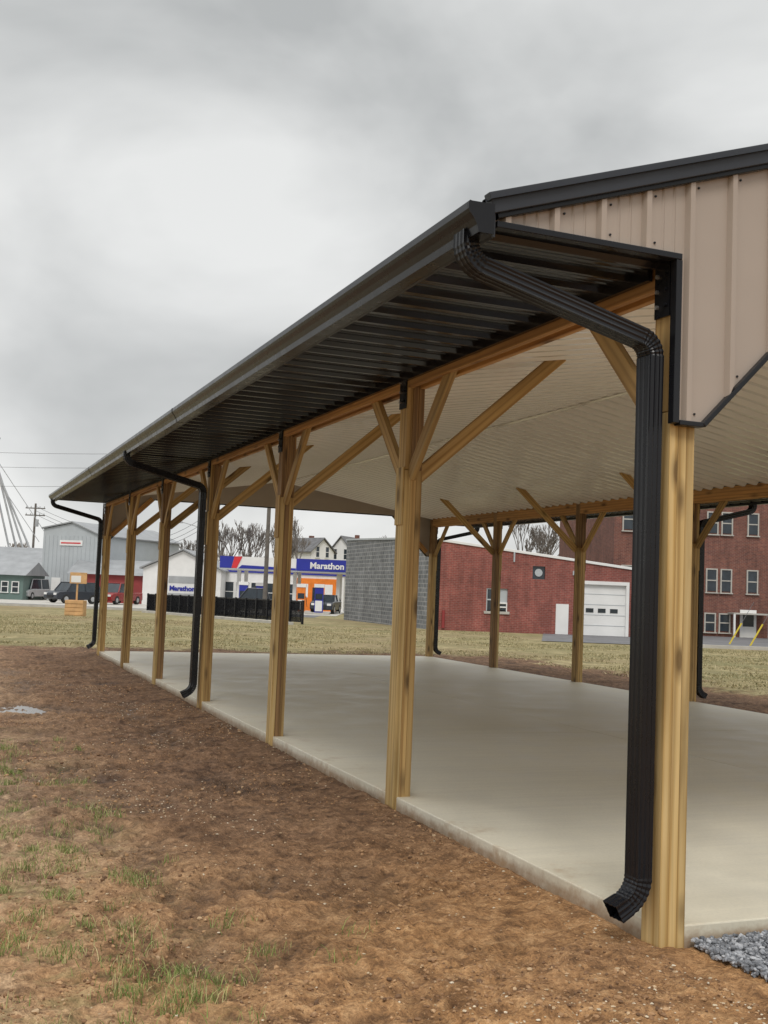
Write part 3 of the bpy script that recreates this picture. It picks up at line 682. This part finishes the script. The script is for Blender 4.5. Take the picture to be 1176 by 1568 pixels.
for i in range(m): 
    p=a.lerp(b,(i+.5)/m); mb.box((p.x-.022,p.y-.022,p.z+.12),(p.x+.022,p.y+.022,p.z+1.02),BLK)
mb.build('black_metal_fence')
def car(name,R,D,rz,paint,kind='suv',L=4.6,Wd=1.8,H=1.7):
    e=place(name,R,D,rz,.02); z0=.28; b=.95
    if kind=='suv': top=[(.95,b),(1.45,H),(L-.35,H),(L-.1,b)]
    elif kind=='van': top=[(.55,b),(1.2,H),(L-.12,H),(L-.05,b)]
    elif kind=='pickup': top=[(1.15,b),(1.7,H),(2.9,H),(3.15,b)]
    else: top=[(1.1,b-.05),(1.9,H),(3.4,H),(4.15,b)]
    mb=MB()
    body=[(.0,z0+.1),(.05,.75),(.25,b-.08),(1.0,b),(L-.05,b),(L,z0+.1),(L-.1,z0),(.1,z0)]
    mb.prism(body,'y',0,Wd,paint); mb.build('body',e,bevel=.06)
    n=len(top); vs=[(x,.06,z) if z<=b else (x,.2,z) for x,z in top]+[(x,Wd-.06,z) if z<=b else (x,Wd-.2,z) for x,z in top]
    mb=MB(); mb.add(vs,[list(range(n)),list(range(2*n-1,n-1,-1))]+[(i,(i+1)%n,(i+1)%n+n,i+n) for i in range(n)],GLASS); mb.build('glasshouse',e)
    mb=MB(); zt=H; mb.box((top[1][0]-.05,.18,H-.03),(top[2][0]+.05,Wd-.18,H+.03),paint)
    for (p,q) in ((0,1),(3,2)):
        for y0,y1 in ((.06,.2),(Wd-.06,Wd-.2)): mb.beam((top[p][0],y0,top[p][1]),(top[q][0],y1,top[q][1]),.09,.09,paint)
    xm=(top[1][0]+top[2][0])/2
    for y0,y1 in ((.05,.19),(Wd-.05,Wd-.19)): mb.beam((xm,y0,b),(xm,y1,H),.08,.08,paint)
    mb.build('roof_and_pillars',e,bevel=.02)
    mb=MB()
    for x in (.85,L-.9):
        for y0,y1 in ((-.02,.22),(Wd-.22,Wd+.02)):
            mb.cyl((x,y0,.34),(x,y1,.34),.34,.34,TIRE,18); mb.cyl((x,y0-.01,.34),(x,y1+.01,.34),.19,.19,STEELG,12)
    mb.build('wheels',e)
    mb=MB()
    for y in (.12,Wd-.42): mb.box((-.02,y,.62),(.1,y+.3,.78),WHITE); mb.box((L-.06,y,.62),(L+.02,y+.3,.82),REDP)
    mb.box((-.03,.5,.42),(.06,Wd-.5,.6),TIRE); mb.build('lights',e); return e
car('parked_van',R_(44,96),96,1.45,CARW,'van',4.6,1.8,1.8)
car('parked_suv',R_(88,84),84,.9,CARK,'suv',4.2,1.75,1.6)
car('parked_pickup',R_(172,88),88,1.3,CARR,'pickup',5.2,1.9,1.7)
car('parked_pickup',R_(340,74),74,.1,CARK,'pickup',5.2,1.9,1.65)
car('parked_car',R_(510,84),84,1.45,CARK,'sedan',4.4,1.75,1.4)
e=place('plywood_sign_stand',R_(101,50),50); mb=MB(); mb.box((0,0,0),(.82,.6,.7),PLY); 
for k in range(4): mb.box((.0,-.02,.04+k*.17),(.82,-.002,.17+k*.17),PLY)
mb.box((.4,.25,.7),(.47,.32,1.95),PLY); mb.box((.1,.2,1.45),(.86,.245,1.95),PLY); mb.box((.16,.19,1.5),(.6,.198,1.8),WHITE); mb.build('stand',e,bevel=.01)
def pole(R,D,H,arm=1,lamp=False,name='utility_pole'):
    e=place(name,R,D); mb=MB(); mb.cyl((0,0,-.2),(0,0,H),.16,.11,POLEM,10)
    for k in range(arm): mb.box((-1.1,-.06,H-.6-k*.8),(1.1,.06,H-.48-k*.8),POLEM); [mb.cyl((x,0,H-.48-k*.8),(x,0,H-.3-k*.8),.05,.04,STEELG,8) for x in (-1,-.5,.5,1)]
    if arm: mb.cyl((.28,-.1,H-2.6),(.28,-.1,H-1.8),.2,.2,STEELG,10)
    if lamp: mb.beam((0,0,H-.3),(-1.6,-.3,H+.1),.06,.06,STEELG); mb.box((-2.1,-.42,H+.0),(-1.5,-.2,H+.14),STEELG)
    mb.build('pole',e); return Vector(P3(R,D,H-.3))
p1=pole(R_(406,73),73,10.5); p2=pole(R_(303,92),92,6.9,0,True,'street_lamp'); p3=pole(R_(47,125),125,10.5,2); p4=pole(R_(921,74),74,9); p5=pole(R_(222,120),120,6.9,1)
p6=pole(34,62,11,2); p7=pole(-75,90,14,2)
def wire(mb,a,b,sag=.8,r=.022):
    pr=None
    for i in range(13):
        t=i/12; p=a.lerp(b,t); p.z-=sag*4*t*(1-t)
        if pr is not None: mb.cyl(pr,p,r,r,WIRE,4)
        pr=p
mb=MB()
for dz in (0,-.5,-.9): 
    o=Vector((0,0,dz)); wire(mb,p1+o,p4+o,1.4); wire(mb,p4+o,p6+o,.8); wire(mb,p3+o,p5+o,.6); wire(mb,p5+o,p1+o,1.2)
for dz,z2 in ((0,0),(-1.4,-.9),(-3.4,-2)):
    a=Vector((*T(-62,100),13.6+dz)); wire(mb,a,p1+Vector((0,0,.6+z2)),1.0,.013)
mb.build('power_lines')
e=place('grain_elevator',R_(-75,120),120); mb=MB()
for x in (0,1.6):
    for y in (0,1.6): mb.cyl((x,y,0),(x,y,19),.07,.07,STEELG,6)
for k in range(12):
    z=k*1.5
    mb.beam((0,0,z),(1.6,0,z+1.5),.05,.05,STEELG); mb.beam((1.6,1.6,z),(0,1.6,z+1.5),.05,.05,STEELG); mb.beam((0,0,z),(1.6,0,z),.05,.05,STEELG)
for xe,zt in ((6.2,17),(7.0,19),(7.8,18.5),(8.6,17.5)): mb.cyl((3.2,0,zt-2),(xe,0,4.5),.11,.11,STEELG,6)
mb.cyl((.7,.7,19),(9.8,0,7.0),.045,.045,STEELG,5); mb.cyl((.7,.7,17),(9.2,0,6.0),.04,.04,STEELG,5)
mb.beam((.8,.8,18.5),(4.2,0,17.0),.3,.3,STEELG)
mb.build('lattice_mast_and_spouts',e)
mb=MB(); mb.cyl((7.6,4,0),(7.6,4,4.2),1.9,1.9,STEELG,24); mb.cyl((7.6,4,4.2),(7.6,4,5.4),1.95,.2,STEELG,24); mb.build('grain_bin',e)
for R,D in ((R_(1118,46),46),(R_(1150,45),45)):
    e=place('guy_wire_marker',R,D); mb=MB(); mb.beam((0,0,0),(.5,0,.9),.05,.05,YEL); mb.beam((.5,0,.9),(1.0,0,1.8),.015,.015,WIRE); mb.build('marker',e)

# ------------------------------------------------------------ bare trees
def tree_segs(base,H,seed,depth=6,spread=.55,minr=.012):
    r=random.Random(seed); segs=[]
    def grow(p,d,l,rad,k):
        q=p+d*l; segs.append((p,q,rad,rad*.72))
        if k==0: return
        nb=3 if k>1 else 4
        if r.random()<.35: nb-=1
        for i in range(nb):
            a=r.uniform(0,6.28); s=r.uniform(.3,1)*spread*(1.0 if i else .35)
            ax=Vector((math.cos(a),math.sin(a),0)); nd=(d+ax*s+Vector((0,0,.12))).normalized()
            grow(q if i<2 else p.lerp(q,r.uniform(.5,.95)),nd,l*r.uniform(.62,.86),max(minr,rad*r.uniform(.5,.72)),k-1)
    grow(Vector(base),Vector((r.uniform(-.05,.05),r.uniform(-.05,.05),1)),H*.24,H*.018,depth); return segs
def segmesh(name,segs,mat,parent=None):
    P=np.array([s[0] for s in segs]);Q=np.array([s[1] for s in segs]);r0=np.array([s[2] for s in segs]);r1=np.array([s[3] for s in segs])
    d=Q-P; d/=np.linalg.norm(d,axis=1)[:,None]; u=np.where(np.abs(d[:,2:3])<.9,[[0,0,1.]],[[1.,0,0]]); x=np.cross(d,u); x/=np.linalg.norm(x,axis=1)[:,None]; y=np.cross(d,x)
    V=[]
    for k in range(4):
        a=k*math.pi/2; V.append(P+(x*math.cos(a)+y*math.sin(a))*r0[:,None])
    for k in range(4):
        a=k*math.pi/2; V.append(Q+(x*math.cos(a)+y*math.sin(a))*r1[:,None])
    V=np.stack(V,1).reshape(-1,3); i=np.arange(len(segs))[:,None]*8
    F=np.concatenate([i+np.array([[k,(k+1)%4,(k+1)%4+4,k+4]]) for k in range(4)])
    return npmesh(name,V,F,mat)
for i,(px,D,H) in enumerate(((800,86,9),(832,92,10),(1010,100,9),(350,112,10),(375,118,11),(425,122,10),(455,130,10.5),(600,120,10),(180,125,9),(290,122,8.5))):
    segmesh('bare_tree',tree_segs(P3(R_(px,D),D,0),H,50+i,6,.6,.02),BARK)
segs=[]
for i in range(75):
    D=random.uniform(170,230); px=-150+i*22+random.uniform(-12,12)
    segs+=tree_segs(P3(R_(px,D),D,0),random.uniform(7,12.5),200+i,5,.7,.05)
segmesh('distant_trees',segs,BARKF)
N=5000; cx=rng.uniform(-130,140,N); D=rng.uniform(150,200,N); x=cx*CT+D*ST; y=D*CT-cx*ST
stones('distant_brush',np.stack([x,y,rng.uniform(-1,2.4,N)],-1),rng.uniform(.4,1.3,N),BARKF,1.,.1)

# ------------------------------------------------------------ world, sun, camera
w=bpy.data.worlds.new('World'); S.world=w; w.use_nodes=True; nt=w.node_tree; nt.nodes.clear()
def WN(t,**k):
    n=nt.nodes.new(t)
    for a,b in k.items(): setattr(n,a,b)
    return n
L=nt.links.new
tc=WN('ShaderNodeTexCoord'); mp=WN('ShaderNodeMapping'); mp.inputs['Scale'].default_value=(1,1,1.7); mp.inputs['Rotation'].default_value=(0,.25,.3); L(tc.outputs['Generated'],mp.inputs[0])
n1=WN('ShaderNodeTexNoise'); n1.inputs['Scale'].default_value=3.0; n1.inputs['Detail'].default_value=5; n1.inputs['Roughness'].default_value=.48; n1.inputs['Distortion'].default_value=.3; L(mp.outputs[0],n1.inputs['Vector'])
cr=WN('ShaderNodeValToRGB'); e=cr.color_ramp.elements; e[0].position=.34; e[0].color=(.60,.61,.61,1); e[1].position=.64; e[1].color=(1.0,1.0,.99,1); L(n1.outputs['Fac'],cr.inputs[0])
sp=WN('ShaderNodeSeparateXYZ'); L(tc.outputs['Generated'],sp.inputs[0])
er=WN('ShaderNodeValToRGB'); e=er.color_ramp.elements; e[0].position=0; e[0].color=(1.0,1.0,.99,1); e[1].position=1; e[1].color=(1,1,1,1)
x_=e.new(.12); x_.color=(.90,.905,.905,1); x_=e.new(.5); x_.color=(.82,.83,.83,1); L(sp.outputs[2],er.inputs[0])
hi=WN('ShaderNodeMapRange'); hi.inputs['From Min'].default_value=.5; hi.inputs['From Max'].default_value=.95; hi.inputs['To Min'].default_value=1.; hi.inputs['To Max'].default_value=2.3; L(sp.outputs[2],hi.inputs['Value'])
mx=WN('ShaderNodeMix',data_type='RGBA',blend_type='MULTIPLY'); mx.inputs[0].default_value=1; L(cr.outputs[0],mx.inputs[6]); L(er.outputs[0],mx.inputs[7])
b1=WN('ShaderNodeBackground'); L(mx.outputs[2],b1.inputs[0]); L(hi.outputs[0],b1.inputs[1])
sky=WN('ShaderNodeTexSky',sky_type='NISHITA'); sky.sun_disc=False; sky.sun_elevation=math.radians(50); sky.sun_rotation=math.radians(205)
b2=WN('ShaderNodeBackground'); b2.inputs[1].default_value=.05; L(sky.outputs[0],b2.inputs[0])
ms=WN('ShaderNodeMixShader'); ms.inputs[0].default_value=.94; L(b2.outputs[0],ms.inputs[1]); L(b1.outputs[0],ms.inputs[2])
wo=WN('ShaderNodeOutputWorld'); L(ms.outputs[0],wo.inputs[0])
sd=bpy.data.lights.new('sun','SUN'); sd.energy=1.5; sd.angle=math.radians(20); sd.color=(1,.955,.9)
so=bpy.data.objects.new('sun',sd); COL.objects.link(so)
az=math.radians(205); el=math.radians(50)
dirv=Vector((math.sin(az)*math.cos(el),math.cos(az)*math.cos(el),math.sin(el)))
so.rotation_euler=dirv.to_track_quat('Z','Y').to_euler()
cd=bpy.data.cameras.new('camera'); cam=bpy.data.objects.new('camera',cd); COL.objects.link(cam)
cd.sensor_fit='VERTICAL'; cd.sensor_height=36; cd.lens=36*1700/1568; cd.clip_end=6000; cd.clip_start=.05
M=Matrix.Translation((0,0,1.478))@Matrix.Rotation(-TH,4,'Z')@Matrix.Rotation(math.radians(90+4.02),4,'X')@Matrix.Rotation(math.radians(2.29),4,'Z')
cam.matrix_world=M; S.camera=cam
S.view_settings.view_transform='Standard'; S.view_settings.look='None'; S.view_settings.exposure=0
